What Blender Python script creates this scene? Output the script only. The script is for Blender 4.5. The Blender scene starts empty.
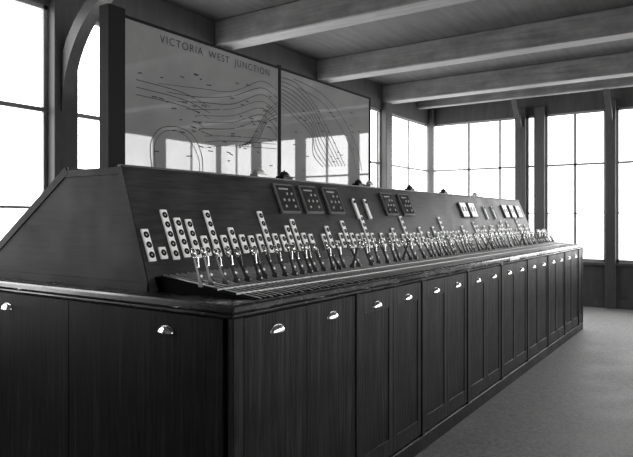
import bpy, bmesh, math, random
from mathutils import Vector, Matrix
random.seed(4)
scene=bpy.context.scene
COL=scene.collection
try:
    scene.view_settings.view_transform='Standard'
except Exception: pass

# ------------------------------------------------------------ materials
def mat(name,v,rough=0.5,metal=0.0,var=0.0,scale=(8,8,8),spec=0.5,bump=0.0,coat=0.0,detail=4,worn=0.0,ior=None,emit=0.0,streak=0.0):
    m=bpy.data.materials.new(name); m.use_nodes=True
    nt=m.node_tree; b=nt.nodes['Principled BSDF']
    b.inputs['Base Color'].default_value=(v,v,v*0.985,1)
    b.inputs['Roughness'].default_value=rough
    b.inputs['Metallic'].default_value=metal
    b.inputs['Specular IOR Level'].default_value=spec
    b.inputs['Coat Weight'].default_value=coat
    b.inputs['Coat Roughness'].default_value=0.08
    if ior: b.inputs['IOR'].default_value=ior
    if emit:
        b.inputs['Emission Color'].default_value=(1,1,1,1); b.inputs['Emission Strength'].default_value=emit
    if var>0:
        tc=nt.nodes.new('ShaderNodeTexCoord'); mp=nt.nodes.new('ShaderNodeMapping')
        mp.inputs['Scale'].default_value=scale
        nz=nt.nodes.new('ShaderNodeTexNoise'); nz.inputs['Scale'].default_value=1.0
        nz.inputs['Detail'].default_value=detail
        cr=nt.nodes.new('ShaderNodeValToRGB')
        lo=v*(1-var); hi=v*(1+var)
        cr.color_ramp.elements[0].position=0.3; cr.color_ramp.elements[0].color=(lo,lo,lo,1)
        cr.color_ramp.elements[1].position=0.7; cr.color_ramp.elements[1].color=(hi,hi,hi*0.985,1)
        nt.links.new(tc.outputs['Object'],mp.inputs['Vector'])
        nt.links.new(mp.outputs['Vector'],nz.inputs['Vector'])
        nt.links.new(nz.outputs['Fac'],cr.inputs['Fac'])
        src=cr.outputs['Color']
        if worn>0:
            n2=nt.nodes.new('ShaderNodeTexNoise'); n2.inputs['Scale'].default_value=3.2; n2.inputs['Detail'].default_value=9
            n2.inputs['Roughness'].default_value=.7
            mr=nt.nodes.new('ShaderNodeMapRange'); mr.inputs['From Min'].default_value=.35; mr.inputs['From Max'].default_value=.65
            mr.inputs['To Min'].default_value=1-worn; mr.inputs['To Max'].default_value=1+worn
            mm=nt.nodes.new('ShaderNodeVectorMath'); mm.operation='SCALE'
            nt.links.new(tc.outputs['Object'],n2.inputs['Vector']); nt.links.new(n2.outputs['Fac'],mr.inputs['Value'])
            nt.links.new(src,mm.inputs[0]); nt.links.new(mr.outputs['Result'],mm.inputs['Scale']); src=mm.outputs['Vector']
            m2=nt.nodes.new('ShaderNodeMapRange'); m2.inputs['From Min'].default_value=.3; m2.inputs['From Max'].default_value=.7
            m2.inputs['To Min'].default_value=rough-.06; m2.inputs['To Max'].default_value=rough+.14
            nt.links.new(n2.outputs['Fac'],m2.inputs['Value']); nt.links.new(m2.outputs['Result'],b.inputs['Roughness'])
        if streak>0:
            mp3=nt.nodes.new('ShaderNodeMapping'); mp3.inputs['Scale'].default_value=(38,38,1.1)
            n3=nt.nodes.new('ShaderNodeTexNoise'); n3.inputs['Detail'].default_value=6; n3.inputs['Scale'].default_value=1.0; n3.inputs['Roughness'].default_value=.65
            nt.links.new(tc.outputs['Object'],mp3.inputs['Vector']); nt.links.new(mp3.outputs['Vector'],n3.inputs['Vector'])
            r3=nt.nodes.new('ShaderNodeMapRange'); r3.inputs['From Min'].default_value=.54; r3.inputs['From Max'].default_value=.72
            r3.inputs['To Min'].default_value=0; r3.inputs['To Max'].default_value=streak
            nt.links.new(n3.outputs['Fac'],r3.inputs['Value'])
            a3=nt.nodes.new('ShaderNodeVectorMath'); a3.operation='ADD'
            nt.links.new(src,a3.inputs[0]); nt.links.new(r3.outputs['Result'],a3.inputs[1]); src=a3.outputs['Vector']
        nt.links.new(src,b.inputs['Base Color'])
        if bump>0:
            bp=nt.nodes.new('ShaderNodeBump'); bp.inputs['Strength'].default_value=bump
            bp.inputs['Distance'].default_value=0.01
            nt.links.new(nz.outputs['Fac'],bp.inputs['Height'])
            nt.links.new(bp.outputs['Normal'],b.inputs['Normal'])
    return m
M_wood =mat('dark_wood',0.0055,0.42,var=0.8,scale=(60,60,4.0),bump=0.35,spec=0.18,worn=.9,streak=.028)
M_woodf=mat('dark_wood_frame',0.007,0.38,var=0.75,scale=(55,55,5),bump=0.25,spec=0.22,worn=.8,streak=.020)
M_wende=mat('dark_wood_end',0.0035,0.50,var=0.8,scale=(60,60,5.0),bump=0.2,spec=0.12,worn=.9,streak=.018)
M_hood =mat('hood_wood',0.027,0.40,var=0.40,scale=(5,60,60),bump=0.10,spec=0.36,worn=.3)
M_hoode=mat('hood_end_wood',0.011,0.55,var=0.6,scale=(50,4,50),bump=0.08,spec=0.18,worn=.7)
M_top  =mat('worktop_wood',0.018,0.22,var=0.4,scale=(4,60,60),coat=0.4,worn=.2)
M_plate=mat('slot_plate_black',0.002,0.75,spec=0.05)
M_steel=mat('steel',0.60,0.30,metal=1.0,var=0.1,scale=(60,60,60))
M_bar  =mat('guide_bar_metal',0.90,0.35,metal=0.3,var=0.08,scale=(60,60,60))
M_bright=mat('polished_nickel',0.88,0.16,metal=1.0)
M_iron =mat('dark_steel',0.16,0.28,metal=0.9)
M_black=mat('black_fitting',0.012,0.3)
M_white=mat('white_enamel_added_glow',0.88,0.35,emit=0.10)  # faint glow added to brighten unlit enamel strips and cards; no lamps behind
M_lens =mat('dark_lens',0.004,0.5,spec=0.1)
M_lensc=mat('grey_lens_centre',0.30,0.3)
M_post =mat('painted_dark_timber',0.040,0.5,var=0.25,scale=(30,30,3),bump=0.08)
M_brace=mat('brace_timber',0.045,0.5,var=0.2,scale=(10,10,10))
M_beam =mat('beam_paint',0.125,0.6,var=0.25,scale=(22,2,22),worn=.25,bump=.08)
M_ceil =mat('ceiling_paint',0.050,0.75,var=0.25,scale=(1.5,14,3),worn=.25)
M_wall =mat('wall_panelling',0.035,0.55,var=0.25,scale=(14,14,2))
M_backw=mat('back_wall_paint',0.12,0.7,var=0.15,scale=(4,4,4))
M_sash =mat('sash_paint',0.24,0.5,var=0.1,scale=(9,9,9))
M_floor=mat('linoleum',0.215,0.56,var=0.32,scale=(48,48,48),bump=0.03,detail=10,worn=.12,spec=.45)
M_board=mat('map_sheet_under_glass',0.225,0.02,var=0.14,scale=(3,3,3),spec=1.0,ior=1.60)
M_bfr  =mat('map_frame_black',0.008,0.6,spec=0.12)
M_ink  =mat('map_ink',0.022,0.5,spec=0.2)
M_box  =mat('instrument_case',0.16,0.3,var=0.1,scale=(30,30,30))
M_face =mat('instrument_face',0.035,0.12,spec=.8)
M_stud =mat('grey_stud',0.38,0.4)
M_card =mat('card_paper',0.92,0.6)
M_pale =mat('pale_metal',0.6,0.35,metal=0.3)

M_glass=bpy.data.materials.new('window_glass'); M_glass.use_nodes=True
nt=M_glass.node_tree; nt.nodes.clear()
o=nt.nodes.new('ShaderNodeOutputMaterial'); mx=nt.nodes.new('ShaderNodeMixShader'); mx.inputs[0].default_value=0.05
t=nt.nodes.new('ShaderNodeBsdfTransparent'); g=nt.nodes.new('ShaderNodeBsdfGlossy'); g.inputs['Roughness'].default_value=0.05
nt.links.new(t.outputs[0],mx.inputs[1]); nt.links.new(g.outputs[0],mx.inputs[2]); nt.links.new(mx.outputs[0],o.inputs[0])

# ------------------------------------------------------------ helpers
WL={}
def link(name,me,loc=(0,0,0),parent=None,rot=None):
    ob=bpy.data.objects.new(name,me); COL.objects.link(ob)
    loc=Vector(loc); WL[ob.name]=loc
    if parent is not None:
        ob.parent=parent; ob.location=loc-WL[parent.name]
    else: ob.location=loc
    if rot: ob.rotation_euler=rot
    return ob
def add_box(bm,lo,hi,mi=0,bev=0.0):
    r=bmesh.ops.create_cube(bm,size=1.0)
    vs=r['verts']
    for v in vs:
        v.co=Vector([lo[i]+(v.co[i]+0.5)*(hi[i]-lo[i]) for i in range(3)])
    fs=list({f for v in vs for f in v.link_faces})
    for f in fs: f.material_index=mi
    if bev>0:
        es=list({e for v in vs for e in v.link_edges})
        r2=bmesh.ops.bevel(bm,geom=es,offset=bev,segments=1,affect='EDGES')
        for f in r2['faces']: f.material_index=mi
def add_bar(bm,p1,p2,w,th,n,mi=0):
    p1,p2,n=Vector(p1),Vector(p2),Vector(n).normalized()
    d=(p2-p1).normalized(); s=d.cross(n).normalized()
    vs=[]
    for p in (p1,p2):
        for a,b in ((-1,0),(1,0),(1,1),(-1,1)):
            vs.append(bm.verts.new(p+s*a*w/2+n*b*th))
    for q in ((0,1,2,3),(7,6,5,4),(0,4,5,1),(1,5,6,2),(2,6,7,3),(3,7,4,0)):
        f=bm.faces.new([vs[i] for i in q]); f.material_index=mi
def add_cyl(bm,c,r1,r2,h,axis='Z',seg=14,mi=0):
    M=Matrix.Translation(Vector(c))
    if axis=='Y': M=M@Matrix.Rotation(math.radians(90),4,'X')
    if axis=='X': M=M@Matrix.Rotation(math.radians(90),4,'Y')
    r=bmesh.ops.create_cone(bm,cap_ends=True,segments=seg,radius1=r1,radius2=r2,depth=h,matrix=M)
    for f in {f for v in r['verts'] for f in v.link_faces}: f.material_index=mi
def finish(bm,name,mats,smooth=False):
    bmesh.ops.recalc_face_normals(bm,faces=bm.faces[:])
    me=bpy.data.meshes.new(name); bm.to_mesh(me); bm.free()
    for m in mats: me.materials.append(m)
    if smooth:
        for p in me.polygons: p.use_smooth=True
    return me
def boxes(name,lst,mats,parent=None,bev=0.0,base=False):
    lo=[min(b[0][i] for b in lst) for i in range(3)]; hi=[max(b[1][i] for b in lst) for i in range(3)]
    c=Vector([(lo[i]+hi[i])/2 for i in range(3)])
    bm=bmesh.new()
    for b in lst:
        add_box(bm,Vector(b[0])-c,Vector(b[1])-c,b[2] if len(b)>2 else 0,bev)
    if not isinstance(mats,(list,tuple)): mats=[mats]
    return link(name,finish(bm,name,mats),c,parent)
def empty(name,loc):
    e=bpy.data.objects.new(name,None); COL.objects.link(e); e.location=loc; WL[e.name]=Vector(loc)
    e.empty_display_size=0.2
    return e
def tag(ob,label,cat,group=None):
    ob['label']=label; ob['category']=cat
    if group: ob['group']=group
def struct(ob): ob['kind']='structure'; return ob
TN=[0]; WN=[0]
def tname(): TN[0]+=1; return 'trim_%d'%TN[0]

# ------------------------------------------------------------ room shell
XB,XF=-2.6,11.3; YL,YR=4.9,-4.8; ZC=3.78
SILL,HEAD=0.75,3.36
def lab(ob,l,c):
    ob['label']=l; ob['category']=c; return ob
f=struct(boxes('floor',[((XB-.2,YR-.2,-.1),(XF+.2,YL+.2,0))],M_floor)); lab(f,'speckled grey linoleum floor of the control room','floor')
c=struct(boxes('ceiling',[((XB-.2,YR-.2,ZC),(XF+.2,YL+.2,ZC+.1))],M_ceil)); lab(c,'dark grey ceiling between heavy timber beams','ceiling')
w=struct(boxes('wall_left',[((XB,YL,0),(XF+.15,YL+.15,SILL)),((XB,YL,HEAD),(XF+.15,YL+.15,ZC)),((XB,YL,SILL),(-.98,YL+.15,HEAD))],M_wall)); lab(w,'dark panelled wall below and above tall windows','wall')
w=struct(boxes('wall_far',[((XF,YR,0),(XF+.15,YL,SILL)),((XF,YR,HEAD),(XF+.15,YL,ZC))],M_wall)); lab(w,'dark panelled end wall with a row of tall windows','wall')
w=struct(boxes('wall_right',[((XB,YR-.15,0),(XF+.15,YR,SILL)),((XB,YR-.15,HEAD),(XF+.15,YR,ZC)),((XB,YR-.15,SILL),(-.98,YR,HEAD))],M_wall)); lab(w,'dark panelled wall below and above tall windows','wall')
w=struct(boxes('wall_back',[((XB-.15,YR-.15,0),(XB,YL+.15,ZC))],M_backw)); lab(w,'plain painted end wall without windows','wall')
for nm,lo,hi in (('baseboard_far',(XF-.03,YR+.03,0),(XF,YL-.03,.16)),('baseboard_left',(XB,YL-.03,0),(XF,YL,.16)),('baseboard_right',(XB,YR,0),(XF,YR+.03,.16))):
    b=struct(boxes(nm,[(lo,hi)],M_post)); lab(b,'dark timber baseboard along the wall foot','baseboard')
for lo,hi in (((XF-.07,YR+.02,SILL-.03),(XF+.02,YL-.02,SILL+.015)),((-.98,YL-.07,SILL-.03),(XF-.08,YL+.02,SILL+.015)),((-.98,YR-.02,SILL-.03),(XF-.08,YR+.07,SILL+.015))):
    b=struct(boxes(tname(),[(lo,hi)],M_post)); lab(b,'dark timber window sill board','trim')

def window(axis,a0,a1,plane,out,mull=()):
    """axis 'X': wall along X at Y=plane; 'Y': wall along Y at X=plane."""
    WN[0]+=1
    f=0.036; L=[]
    p0,p1=sorted((plane+out*0.03,plane+out*0.060))
    def bx(s0,s1,z0,z1,q0=p0,q1=p1,mi=0):
        if axis=='X': L.append(((s0,q0,z0),(s1,q1,z1),mi))
        else: L.append(((q0,s0,z0),(q1,s1,z1),mi))
    z0,z1=SILL+.01,HEAD
    bx(a0,a0+f,z0,z1); bx(a1-f,a1,z0,z1); bx(a0,a1,z0,z0+f+.02); bx(a0,a1,z1-f,z1)
    for z,h in ((1.60,.022),(2.45,.038)): bx(a0+f,a1-f,z-h/2,z+h/2)
    for m,wd in mull: bx(m-wd/2,m+wd/2,z0+f,z1-f)
    q=(p0+p1)/2
    bx(a0+f,a1-f,z0+f,z1-f,q-.002,q+.002,1)
    o=struct(boxes('window_%d'%WN[0],L,[M_sash,M_glass])); lab(o,'tall multi-pane sash window with thin glazing bars','window')
def post(lo,hi):
    o=struct(boxes(tname(),[(lo,hi)],M_post,bev=.008)); lab(o,'square dark timber post between windows','post')
PX=[-0.9,1.1,3.23,5.3,7.4,9.4]
for Y,out in ((YL,1),(YR,-1)):
    for x in PX:
        ya,yb=sorted((Y-out*.08,Y+out*.12))
        post((x-.115,ya,0.0),(x+.115,yb,3.52))
    e=PX+[XF+.115]
    for a,b in zip(e[:-1],e[1:]):
        m=(a+b)/2
        window('X',a+.115,b-.115,Y,out,[(m,.045)])
for Y in (YL,YR):
    s=1 if Y>0 else -1
    a,b=sorted((Y-s*.10,Y)); post((XF-.10,a,0),(XF,b,ZC))
FP=[(3.12,.09),(2.785,.085),(1.635,.08),(0.45,.08),(-0.9,.09),(-2.3,.09),(-3.6,.09)]
for yc,hw in FP:
    post((XF-.08,yc-hw,0),(XF+.12,yc+hw,3.5))
edges=[YL+.0]+[p for y,h in FP for p in (y+h,y-h)]+[YR]
for i in range(0,len(edges),2):
    a1,a0=edges[i],edges[i+1]
    if a1-a0>1.5: mu=[(4.12,.05),(3.52,.04)]
    elif a1-a0>.6: mu=[((a0+a1)/2,.045)]
    else: mu=[]
    window('Y',a0,a1,XF,1,mu)
for x in PX:
    o=struct(boxes(tname(),[((x-.13,YR,3.49),(x+.13,YL,ZC))],M_beam,bev=.012)); lab(o,'heavy painted ceiling beam crossing the room','beam')
    for s,Y in ((1,YL-.09),(-1,YR+.09)):
        if x>3.3: continue
        bm=bmesh.new(); N=18; inner=[];outer=[]
        for i in range(N+1):
            t=i/N*math.pi/2
            y=-(0.86)*(1-math.cos(t)); z=-(0.95)*(1-math.sin(t))
            inner.append(Vector((0,y,z)))
            outer.append(Vector((0,y+.12*math.cos(t),z+.11*math.sin(t))))
        vs=[]
        for a,b in zip(inner,outer):
            row=[]
            for q in (a,b):
                for dx in (-.055,.055):
                    row.append(bm.verts.new((dx,s*q.y,q.z-.11)))
            vs.append(row)
        for r0,r1 in zip(vs[:-1],vs[1:]):
            for i,j in ((0,1),(1,3),(3,2),(2,0)):
                bm.faces.new((r0[i],r0[j],r1[j],r1[i]))
        bm.faces.new(vs[0]); bm.faces.new(vs[-1])
        o=struct(link(tname(),finish(bm,'brace',[M_brace]),(x,Y,3.50))); lab(o,'curved timber brace between post and ceiling beam','brace')
for yc in (3.12,1.635,-0.9):
    bm=bmesh.new(); add_bar(bm,(XF-.08,yc,3.2),(XF-.5,yc,ZC-.02),.09,.09,(-1,0,-1))
    o=struct(link(tname(),finish(bm,'strut',[M_post]))); lab(o,'short diagonal strut under the ceiling','brace')
o=struct(boxes(tname(),[((XF-.6,YR,3.60),(XF-.45,YL,ZC))],M_beam,bev=.01)); lab(o,'narrow ceiling joist near the end wall','beam')

# ------------------------------------------------------------ console
X0,X1=1.80,8.95; Y0,Y1=1.605,4.02; ZT=1.16
con=empty('control_console',((X0+X1)/2,(Y0+Y1)/2,0))
tag(con,'long dark wooden lever console with sloping hood and cupboards','control console')
boxes('body',[((X0+.05,Y0+.05,0.02),(X1-.05,Y1-.05,ZT-.055))],M_wood,con)
boxes('plinth',[((X0+.03,Y0+.03,0.0),(X1-.03,Y1-.03,.10))],M_woodf,con,bev=.006)
boxes('worktop',[((X0,Y0,ZT-.035),(X1,Y1,ZT)),((X0+.02,Y0+.02,ZT-.058),(X1-.02,Y1-.02,ZT-.035))],M_top,con,bev=.008)
bays=[1.88,2.82,3.66,4.49,5.32,6.15,6.98,7.81,8.63]
pil=[((X0+.035,Y0+.030,.10),(1.90,Y0+.06,ZT-.058))]
for b in bays[1:]: pil.append(((b-.020,Y0+.024,.10),(b+.020,Y0+.06,ZT-.058)))
pil.append(((X1-.07,Y0+.028,.10),(X1-.035,Y0+.06,ZT-.058)))
for i,p in enumerate(pil): boxes('stile',[p],M_woodf,con,bev=.004)

def cup_mesh():
    """half-moon cup pull: closed dome above, open underneath"""
    bm=bmesh.new(); A,B,C=.046,.020,.030; nu,nv=18,8; g=[]
    for j in range(nv+1):
        ph=j/nv*math.pi/2; row=[]
        for i in range(nu+1):
            th=i/nu*math.pi
            row.append(bm.verts.new((A*math.cos(th),-B*math.sin(th)*math.cos(ph)**.8-.002,C*math.sin(th)*math.sin(ph)-.010)))
        g.append(row)
    for j in range(nv):
        for i in range(nu):
            try: bm.faces.new((g[j][i],g[j][i+1],g[j+1][i+1],g[j+1][i]))
            except ValueError: pass
    bmesh.ops.remove_doubles(bm,verts=bm.verts[:],dist=.0003)
    F=[bm.verts.new((.051*math.cos(i/nu*math.pi),-.0015,.035*math.sin(i/nu*math.pi)-.011)) for i in range(nu+1)]
    bm.faces.new(F)
    return finish(bm,'cup_pull',[M_bright],smooth=True)
CUP=cup_mesh()
def door(w,z0,z1,center,rotz,handles=(0,),flush=False,m0=None):
    h=z1-z0; bm=bmesh.new(); s=.05
    if flush:
        add_box(bm,(-w/2,-.020,-h/2),(w/2,0,h/2),0,.002)
    else:
        add_box(bm,(-w/2,-.020,-h/2),(-w/2+s,0,h/2),1,.002)
        add_box(bm,(w/2-s,-.020,-h/2),(w/2,0,h/2),1,.002)
        add_box(bm,(-w/2+s,-.020,h/2-.11),(w/2-s,0,h/2),1,.002)
        add_box(bm,(-w/2+s,-.020,-h/2),(w/2-s,0,-h/2+.1),1,.002)
        add_box(bm,(-w/2+s,-.015,-h/2+.1),(w/2-s,0,h/2-.11),0)
    d=link('door',finish(bm,'door',[m0 or M_wood,M_woodf]),(center[0],center[1],(z0+z1)/2),con,(0,0,rotz))
    for hx in handles:
        hd=bpy.data.objects.new('door_handle',CUP); COL.objects.link(hd); hd.parent=d
        hd.location=(hx,-.020,1.017-(z0+z1)/2); hd['label']='polished nickel cup pull'
Z0d,Z1d=.115,ZT-.064
for a,b in zip(bays[:-1],bays[1:]):
    a2=a+.022; b2=b-.022
    m=(a2+b2)/2
    for q0,q1 in ((a2,m-.001),(m+.001,b2)):
        door(q1-q0,Z0d,Z1d,((q0+q1)/2,Y0+.052),0,flush=(a<2))
door(.22,Z0d,Z1d,(8.765,Y0+.052),0,())
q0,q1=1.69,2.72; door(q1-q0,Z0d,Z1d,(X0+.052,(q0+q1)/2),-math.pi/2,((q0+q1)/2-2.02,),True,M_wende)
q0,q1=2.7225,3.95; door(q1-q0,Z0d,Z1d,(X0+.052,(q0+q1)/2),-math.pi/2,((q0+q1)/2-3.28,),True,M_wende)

# hood
HB=(2.23,3.84); HT=(2.48,2.95); ZH=1.76
hx0b,hx0t,hx1b,hx1t=1.93,1.965,8.87,8.85
bm=bmesh.new()
C=Vector(((hx0b+hx1b)/2,(HB[0]+HB[1])/2,ZT))
V=[(hx0b,HB[0],ZT),(hx1b,HB[0],ZT),(hx1b,HB[1],ZT),(hx0b,HB[1],ZT),(hx0t,HT[0],ZH),(hx1t,HT[0],ZH),(hx1t,HT[1],ZH),(hx0t,HT[1],ZH)]
vs=[bm.verts.new(Vector(v)-C) for v in V]
for q,mi in (((0,3,2,1),0),((4,5,6,7),0),((0,1,5,4),0),((2,3,7,6),0),((3,0,4,7),1),((1,2,6,5),1)):
    ff=bm.faces.new([vs[i] for i in q]); ff.material_index=mi
link('hood',finish(bm,'hood',[M_hood,M_hoode]),C,con)
def trimbar(name,p1,p2,w,th,n,m=M_woodf):
    p1,p2=Vector(p1),Vector(p2); c=(p1+p2)/2
    bm=bmesh.new(); add_bar(bm,p1-c,p2-c,w,th,n)
    return link(name,finish(bm,name,[m]),c,con)
NS=Vector((0,-.6,.25)); NE=Vector((-1,0,.058))
trimbar('hood_moulding',(hx0t,HT[0]+.015,ZH),(hx1t,HT[0]+.015,ZH),.04,.010,(0,0,1),M_hood)
def E(y,z): return (hx0b+(z-ZT)/(ZH-ZT)*(hx0t-hx0b),y,z)
trimbar('end_panel_moulding',E(HB[0]+.030,ZT+.02),E(HT[0]+.018,ZH-.0),.035,.005,NE,M_hoode)
trimbar('end_panel_moulding',E(HB[1]-.05,ZT+.02),E(HT[1]-.02,ZH-.0),.045,.006,NE,M_hoode)
trimbar('end_panel_moulding',E(HB[0]+.02,ZT+.02),E(HB[1]-.03,ZT+.02),.04,.007,NE,M_hoode)
trimbar('end_panel_moulding',E(HT[0],ZH-.02),E(HT[1],ZH-.02),.035,.005,NE,M_hoode)
trimbar('hood_moulding',(hx0t,HT[1]-.015,ZH),(hx1t,HT[1]-.015,ZH),.03,.014,(0,0,1),M_hood)

ALPHA=math.atan2(.6,.25)
def on_slope(x,t,off=0.0):
    p=Vector((x,HB[0]+.25*t,ZT+.6*t)); return p+NS.normalized()*off
SM={}
def strip_mesh(n):
    if n in SM: return SM[n]
    bm=bmesh.new(); h=.052*n+.010
    add_box(bm,(-.0225,0,0),(.0225,h,.012),0,.003)
    for i in range(n):
        y=.031+.052*i
        add_cyl(bm,(0,y,.0125),.0165,.0165,.002,seg=18,mi=1)
        add_cyl(bm,(0,y,.0133),.0055,.0055,.001,seg=12,mi=2)
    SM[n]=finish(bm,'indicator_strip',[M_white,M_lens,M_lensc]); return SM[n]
PITCH=.0768; NL=88
cnt=[3,1,5,4,4,2,5,2,3,2,2,2,5,2,2,3,4,2,2,0,2,3,1,2,4,2,2,2,5,2,1,2,0,2,3,1,2,5,2,2,2,3,1,2]
for i in range(NL):
    n=cnt[i] if i<len(cnt) else random.choice((2,2,2,1,3,4,2,5,0,2))
    if n==0: continue
    x=1.985+i*PITCH
    drop=min(1,max(0,(i-16)/20))*.05
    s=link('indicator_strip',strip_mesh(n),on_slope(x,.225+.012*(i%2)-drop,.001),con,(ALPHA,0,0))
    s['label']='white enamel strip with round signal lenses'
# lever bed: almost flush bed of guide rods between worktop edge and hood
BY0,BZ0,BY1,BZ1=1.640,ZT+.0005,2.255,ZT+.065
BETA=math.atan2(BZ1-BZ0,BY1-BY0); BL=math.hypot(BY1-BY0,BZ1-BZ0)
XL0,XL1=1.975,1.985+(NL-1)*PITCH+.04
bm=bmesh.new(); c=Vector(((XL0+XL1)/2,BY0,ZT))
P=[(XL0,BY0,ZT),(XL0,BY1,ZT),(XL0,BY1,BZ1),(XL0,BY0,BZ0),(XL1,BY0,ZT),(XL1,BY1,ZT),(XL1,BY1,BZ1),(XL1,BY0,BZ0)]
vs=[bm.verts.new(Vector(p)-c) for p in P]
for q in ((0,1,2,3),(7,6,5,4),(0,4,5,1),(1,5,6,2),(2,6,7,3),(3,7,4,0)): bm.faces.new([vs[i] for i in q])
link('lever_bed',finish(bm,'lever_bed',[M_plate]),c,con)
def on_bed(x,s,off=0.0):
    return Vector((x,BY0+s*math.cos(BETA)-off*math.sin(BETA),BZ0+s*math.sin(BETA)+off*math.cos(BETA)))
def lever_meshes():
    bm=bmesh.new()
    add_cyl(bm,(0,0,.0),.017,.017,.010,axis='X',seg=16)
    prof=[(.0,.009,.018),(.05,.008,.014),(.09,.0075,.011),(.125,.0075,.010)]
    rows=[]
    for z,w,d in prof: rows.append([bm.verts.new((a*w/2,b*d/2,z)) for a,b in ((-1,-1),(1,-1),(1,1),(-1,1))])
    for q0,q1 in zip(rows[:-1],rows[1:]):
        for k in range(4): bm.faces.new((q0[k],q0[(k+1)%4],q1[(k+1)%4],q1[k]))
    bm.faces.new(rows[0]); bm.faces.new(rows[-1])
    shaft=finish(bm,'lever',[M_iron])
    bm=bmesh.new()
    add_cyl(bm,(0,0,.126),.004,.0075,.010,seg=12); add_cyl(bm,(0,0,.149),.0075,.0085,.036,seg=12)
    add_cyl(bm,(0,0,.170),.0085,.004,.006,seg=12)
    grip=finish(bm,'grip',[M_bright],smooth=True)
    bm=bmesh.new()
    add_bar(bm,(0,-.009,.080),(0,-.020,.122),.0035,.003,(0,-1,-.2)); add_bar(bm,(0,-.020,.122),(0,-.016,.162),.0055,.003,(0,-1,.1))
    add_cyl(bm,(0,-.008,.080),.004,.004,.009,axis='X',seg=10)
    latch=finish(bm,'latch',[M_bright])
    bm=bmesh.new(); add_cyl(bm,(0,-.012,.035),.007,.007,.004,axis='Y',seg=16)
    plate=finish(bm,'plate',[M_card])
    bm=bmesh.new(); L=BL-.012
    add_box(bm,(-.022,0,0),(.022,L,.001),0)
    for xx,w,hh in ((-.0345,.0034,.009),(0.004,.0026,.007)):
        v=[bm.verts.new(p) for p in ((xx-w,0,0),(xx+w,0,0),(xx+w,L,0),(xx-w,L,0),(xx-w,.02,hh*.4),(xx+w,.02,hh*.4),(xx+w,L,hh),(xx-w,L,hh))]
        for q in ((0,1,2,3),(4,7,6,5),(0,4,5,1),(1,5,6,2),(2,6,7,3),(3,7,4,0)):
            ff=bm.faces.new([v[k] for k in q]); ff.material_index=1
    slot=finish(bm,'slot_plate',[M_plate,M_bar])
    return shaft,grip,latch,plate,slot
SH,GR,LA,PL,SL=lever_meshes()
pulled={17,27,50,66}
missing={19,32,52,63}
for i in range(NL):
    x=1.985+i*PITCH
    if i>0: sp=link('slot_plate',SL,on_bed(x,.006,.0005),con,(BETA,0,0))
    if i in missing: continue
    a=math.radians(-26+random.uniform(-8,8)) if i not in pulled else math.radians(18)
    lv=link('lever',SH,on_bed(x,.32+random.uniform(-.02,.02),.012),con,(a,0,0))
    for nm,me in (('lever_grip',GR),('lever_latch',LA),('number_plate',PL)):
        c=bpy.data.objects.new(nm,me); COL.objects.link(c); c.parent=lv
for s in (.12,.23):
    bm=bmesh.new(); c=on_bed((XL0+XL1)/2,s,.001)
    add_bar(bm,on_bed(XL0+.02,s,.001)-c,on_bed(XL1,s,.001)-c,.007,.006,(0,-math.sin(BETA),math.cos(BETA)))
    link('cross_rail',finish(bm,'cross_rail',[M_bar]),c,con)
def inst_mesh(kind):
    bm=bmesh.new()
    if kind=='grid':
        add_box(bm,(-.105,-.105,0),(.105,.105,.022),0,.005)
        add_box(bm,(-.092,-.092,.022),(.092,.092,.025),1,.001)
        for i,j in ((0,0),(2,0),(0,1),(1,1),(2,1),(1,2),(2,2)):
            add_cyl(bm,(-.050+.050*i,-.060+.045*j,.027),.0095,.0095,.006,seg=10,mi=2)
        add_box(bm,(-.07,.060,.025),(.03,.070,.027),2)
        m=[M_box,M_face,M_stud]
    elif kind=='card':
        add_box(bm,(-.095,-.10,0),(.095,.08,.02),0,.004)
        for i in range(2):
            add_box(bm,(-.086+.088*i,-.09,.02),(-.002+.088*i,.07,.023),1)
            add_box(bm,(-.062+.086*i,-.03,.023),(-.024+.086*i,.02,.026),2)
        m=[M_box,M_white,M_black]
    else:
        add_box(bm,(-.02,-.09,0),(.02,.08,.018),0,.003)
        add_cyl(bm,(0,.05,.02),.012,.012,.006,seg=10,mi=1); m=[M_card,M_lens]
    return finish(bm,'instrument',m)
IG,IC,IS=inst_mesh('grid'),inst_mesh('card'),inst_mesh('strip')
lg='dark square repeater panel in a grey frame'
for x,t,me,l in ((3.23,.78,IG,lg),(3.51,.78,IG,lg),(3.80,.78,IG,lg),
                 (4.10,.70,IS,'narrow white card strip'),(4.28,.70,IS,'narrow white card strip'),
                 (4.69,.77,IG,lg),(5.02,.77,IG,lg),
                 (6.45,.74,IC,'pair of white cards in a dark case'),(6.72,.74,IC,'pair of white cards in a dark case'),
                 (7.15,.70,IS,'narrow white card strip'),(7.45,.70,IS,'narrow white card strip'),
                 (7.95,.74,IC,'pair of white cards in a dark case'),(8.25,.74,IC,'pair of white cards in a dark case'),(8.55,.74,IC,'pair of white cards in a dark case')):
    o=link('indicator_panel',me,on_slope(x,t,.001),con,(ALPHA,0,0)); o['label']=l
boxes('name_plate',[((5.45,Y0-.004,ZT-.030),(5.75,Y0+.002,ZT-.008))],M_card,con)

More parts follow.
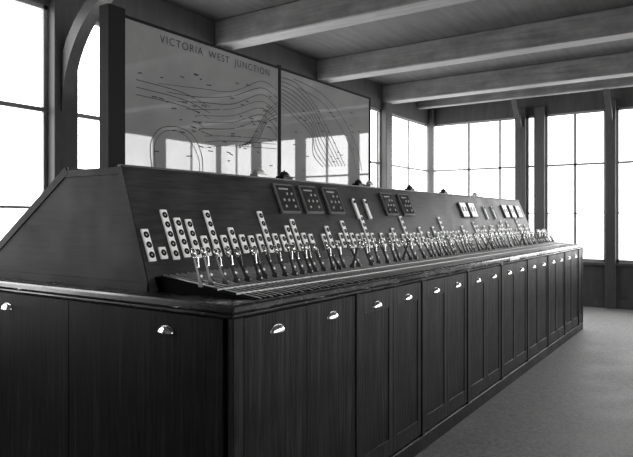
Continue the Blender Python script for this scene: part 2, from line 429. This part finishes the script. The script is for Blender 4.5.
# ------------------------------------------------------------ map board
FY=2.88; bx0,bx1,bz0,bz1=2.28,5.186,1.782,2.658; div=3.76
mb=empty('map_board',((bx0+bx1)/2,FY+.02,1.779))
tag(mb,'glazed track diagram board in black frame on console hood','track diagram')
boxes('board_sheet',[((bx0,FY,bz0),(div-.012,FY+.03,bz1))],M_board,mb)
boxes('board_sheet',[((div+.012,FY,bz0),(bx1,FY+.03,bz1))],M_board,mb)
boxes('board_frame',[((bx0-.115,FY-.03,1.779),(bx0,FY+.05,bz1+.04)),((bx0,FY-.008,bz1),(bx1,FY+.05,bz1+.016)),((bx1,FY-.008,1.779),(bx1+.02,FY+.05,bz1+.016)),
      ((div-.012,FY-.010,1.779),(div+.012,FY+.04,bz1+.03)),((bx0,FY-.012,1.779),(bx1,FY+.03,bz0))],M_bfr,mb)
def cat(P,n=10):
    out=[]; P=[Vector(p) for p in P]; Q=[P[0]]+P+[P[-1]]
    for i in range(1,len(Q)-2):
        a,b,c,d=Q[i-1],Q[i],Q[i+1],Q[i+2]
        for k in range(n):
            t=k/n
            out.append(.5*((2*b)+(c-a)*t+(2*a-5*b+4*c-d)*t*t+(3*b-a-3*c+d)*t**3))
    out.append(P[-1]); return out
def ribbon(P,w=.008,n=10,raw=False):
    P=P if raw else cat(P,n); c=sum(P,Vector((0,0)))/len(P); base=Vector((c.x,FY-.0015,c.y))
    bm=bmesh.new(); prev=None
    for i,a in enumerate(P):
        d=(P[min(i+1,len(P)-1)]-P[max(i-1,0)])
        if d.length<1e-6: continue
        d.normalize(); nn=Vector((-d.y,d.x))*w/2
        cur=[bm.verts.new(Vector((q.x,FY-.0015,q.y))-base) for q in (a-nn,a+nn)]
        if prev: bm.faces.new((prev[0],cur[0],cur[1],prev[1]))
        prev=cur
    link('track_line',finish(bm,'track_line',[M_ink]),base,mb)
rr=random.Random(8)
def broken(P,w):
    """a line drawn as several track sections with small gaps"""
    Q=cat(P,14); i=0
    while i<len(Q)-2:
        L=rr.randint(9,26); seg=Q[i:i+L+1]
        if len(seg)>=2: ribbon(seg,w*rr.uniform(.7,1.3),raw=True)
        i+=L+rr.choice((0,0,1,1))
for k in range(7):
    z=2.42-.044*k
    broken([(2.54+.08*k,z-.09+rr.uniform(-.008,.008)),(2.90,z-.07+rr.uniform(-.008,.008)),(3.22,z-.02+rr.uniform(-.008,.008)),(3.54,z+.105-.006*k),(3.735,z+.07-.016*k)],.0042)
for k in range(5):
    broken([(3.26+.03*k,2.02),(3.48,2.07+.02*k),(3.60,2.22+.02*k),(3.735,2.28+.03*k)],.0048)
for k in range(3):
    broken([(2.38,2.23+.044*k),(2.75,2.22+.042*k),(3.0,2.17+.040*k)],.0038)
    broken([(2.95,1.97+.040*k),(3.1,2.00+.034*k),(3.35,2.02+.034*k),(3.72,2.04+.035*k)],.0038)
ribbon([(2.50,1.80),(2.49,1.95),(2.56,2.05),(2.70,2.08),(2.84,2.04),(2.92,1.92),(2.93,1.80)],.0045)
ribbon([(2.53,1.80),(2.52,1.94),(2.58,2.03),(2.70,2.055),(2.81,2.01),(2.89,1.90),(2.90,1.80)],.0036)
for k in range(8):
    ribbon([(3.79,2.60-.030*k),(3.98,2.59-.040*k),(4.20,2.49-.042*k),(4.44-.03*k,2.29-.036*k),(4.74-.052*k,1.98-.005*k)],.0058)
ribbon([(3.95,2.62),(4.35,2.57),(4.70,2.41),(4.95,2.16),(5.05,1.95)],.0056)
ribbon([(4.0,2.56),(4.35,2.50),(4.65,2.33),(4.86,2.12),(4.95,1.93)],.0048)
for k in range(60):
    x=rr.uniform(2.38,3.64); z=rr.uniform(1.88,2.47); w=rr.uniform(.02,.05)
    ribbon([(x,z),(x+w,z+rr.uniform(-.006,.006))],.007,2)
for k in range(28):
    x=rr.uniform(3.85,4.98); z=rr.uniform(1.88,2.5); w=rr.uniform(.02,.05)
    ribbon([(x,z),(x+w,z)],.007,2)
T=[]
for word in ('VICTORIA','WEST','JUNCTION'):
    tx=bpy.data.curves.new('title','FONT'); tx.body=word; tx.size=.070; tx.space_character=1.22; tx.offset=-.0004
    to=bpy.data.objects.new('title_tmp',tx); COL.objects.link(to)
    bpy.context.view_layer.update()
    wd=to.dimensions.x
    me=bpy.data.meshes.new_from_object(to.evaluated_get(bpy.context.evaluated_depsgraph_get()))
    bpy.data.objects.remove(to)
    me.materials.clear(); me.materials.append(M_ink)
    T.append((me,wd))
total=sum(w for _,w in T)+2*.055
px=2.56; sc=min(1.0,1.10/total)
for me,wd in T:
    me.transform(Matrix.Scale(sc,4))
    link('title_lettering',me,(px,FY-.002,2.580),mb,(math.pi/2,0,0))
    px+=(wd+.055)*sc

# ------------------------------------------------------------ bells on the hood
def bell(x,y,k,s=1.0):
    e=empty('signal_bell',(x,y,ZH+.001))
    bz=e.location.z
    boxes('bell_base',[((x-.055*s,y-.035,bz),(x+.055*s,y+.035,bz+.036))],M_pale if k else M_woodf,e,bev=.004)
    bm=bmesh.new(); R=.046*s; H=.036*s; nu,nv=20,6; g=[]
    for j in range(nv+1):
        ph=j/nv*math.pi/2
        if j==nv: g.append([bm.verts.new((0,0,H))]); break
        g.append([bm.verts.new((R*math.cos(ph)*math.cos(a*2*math.pi/nu),.75*R*math.cos(ph)*math.sin(a*2*math.pi/nu),H*math.sin(ph))) for a in range(nu)])
    for j in range(nv-1):
        for a in range(nu): bm.faces.new((g[j][a],g[j][(a+1)%nu],g[j+1][(a+1)%nu],g[j+1][a]))
    for a in range(nu): bm.faces.new((g[nv-1][a],g[nv-1][(a+1)%nu],g[nv][0]))
    bm.faces.new(g[0][::-1])
    add_cyl(bm,(0,0,H+.002),.006,.004,.010,seg=8)
    link('bell_gong',finish(bm,'gong',[M_pale if k else M_black],smooth=True),(x,y,bz+.036),e)
    tag(e,'low pale metal dome bell on the console hood' if k else 'low black dome bell on the console hood','bell','bells on the console hood')
for x,k,s in ((3.14,1,1),(3.42,0,1),(4.45,0,.9),(4.65,1,.9),(5.45,0,.9),(6.3,0,.9),(7.3,1,.9)): bell(x,2.575,k,s)

# ------------------------------------------------------------ light
wr=bpy.data.worlds.new('overcast_sky'); scene.world=wr; wr.use_nodes=True
bg=wr.node_tree.nodes['Background']; bg.inputs[0].default_value=(1,1,1,1); bg.inputs[1].default_value=5.8
def portal(name,loc,rot,sx,sy):
    l=bpy.data.lights.new(name,'AREA'); l.shape='RECTANGLE'; l.size=sx; l.size_y=sy
    l.cycles.is_portal=True
    o=bpy.data.objects.new(name,l); COL.objects.link(o); o.location=loc; o.rotation_euler=rot
zc=(SILL+HEAD)/2; zh=HEAD-SILL
portal('sky_portal',(XF+.2,(YL+YR)/2,zc),(math.pi/2,0,math.pi/2),YL-YR,zh)
portal('sky_portal',((XF-1)/2,YL+.2,zc),(-math.pi/2,0,0),XF+1,zh)
portal('sky_portal',((XF-1)/2,YR-.2,zc),(math.pi/2,0,0),XF+1,zh)

# ------------------------------------------------------------ camera
cam=bpy.data.cameras.new('camera'); cam.sensor_width=36; cam.lens=611/633*36; cam.shift_y=-9.5/633
co=bpy.data.objects.new('camera',cam); COL.objects.link(co)
co.location=(0,0,1.5); co.rotation_euler=(math.pi/2,0,math.radians(-56.04)); cam.clip_start=.05
scene.camera=co
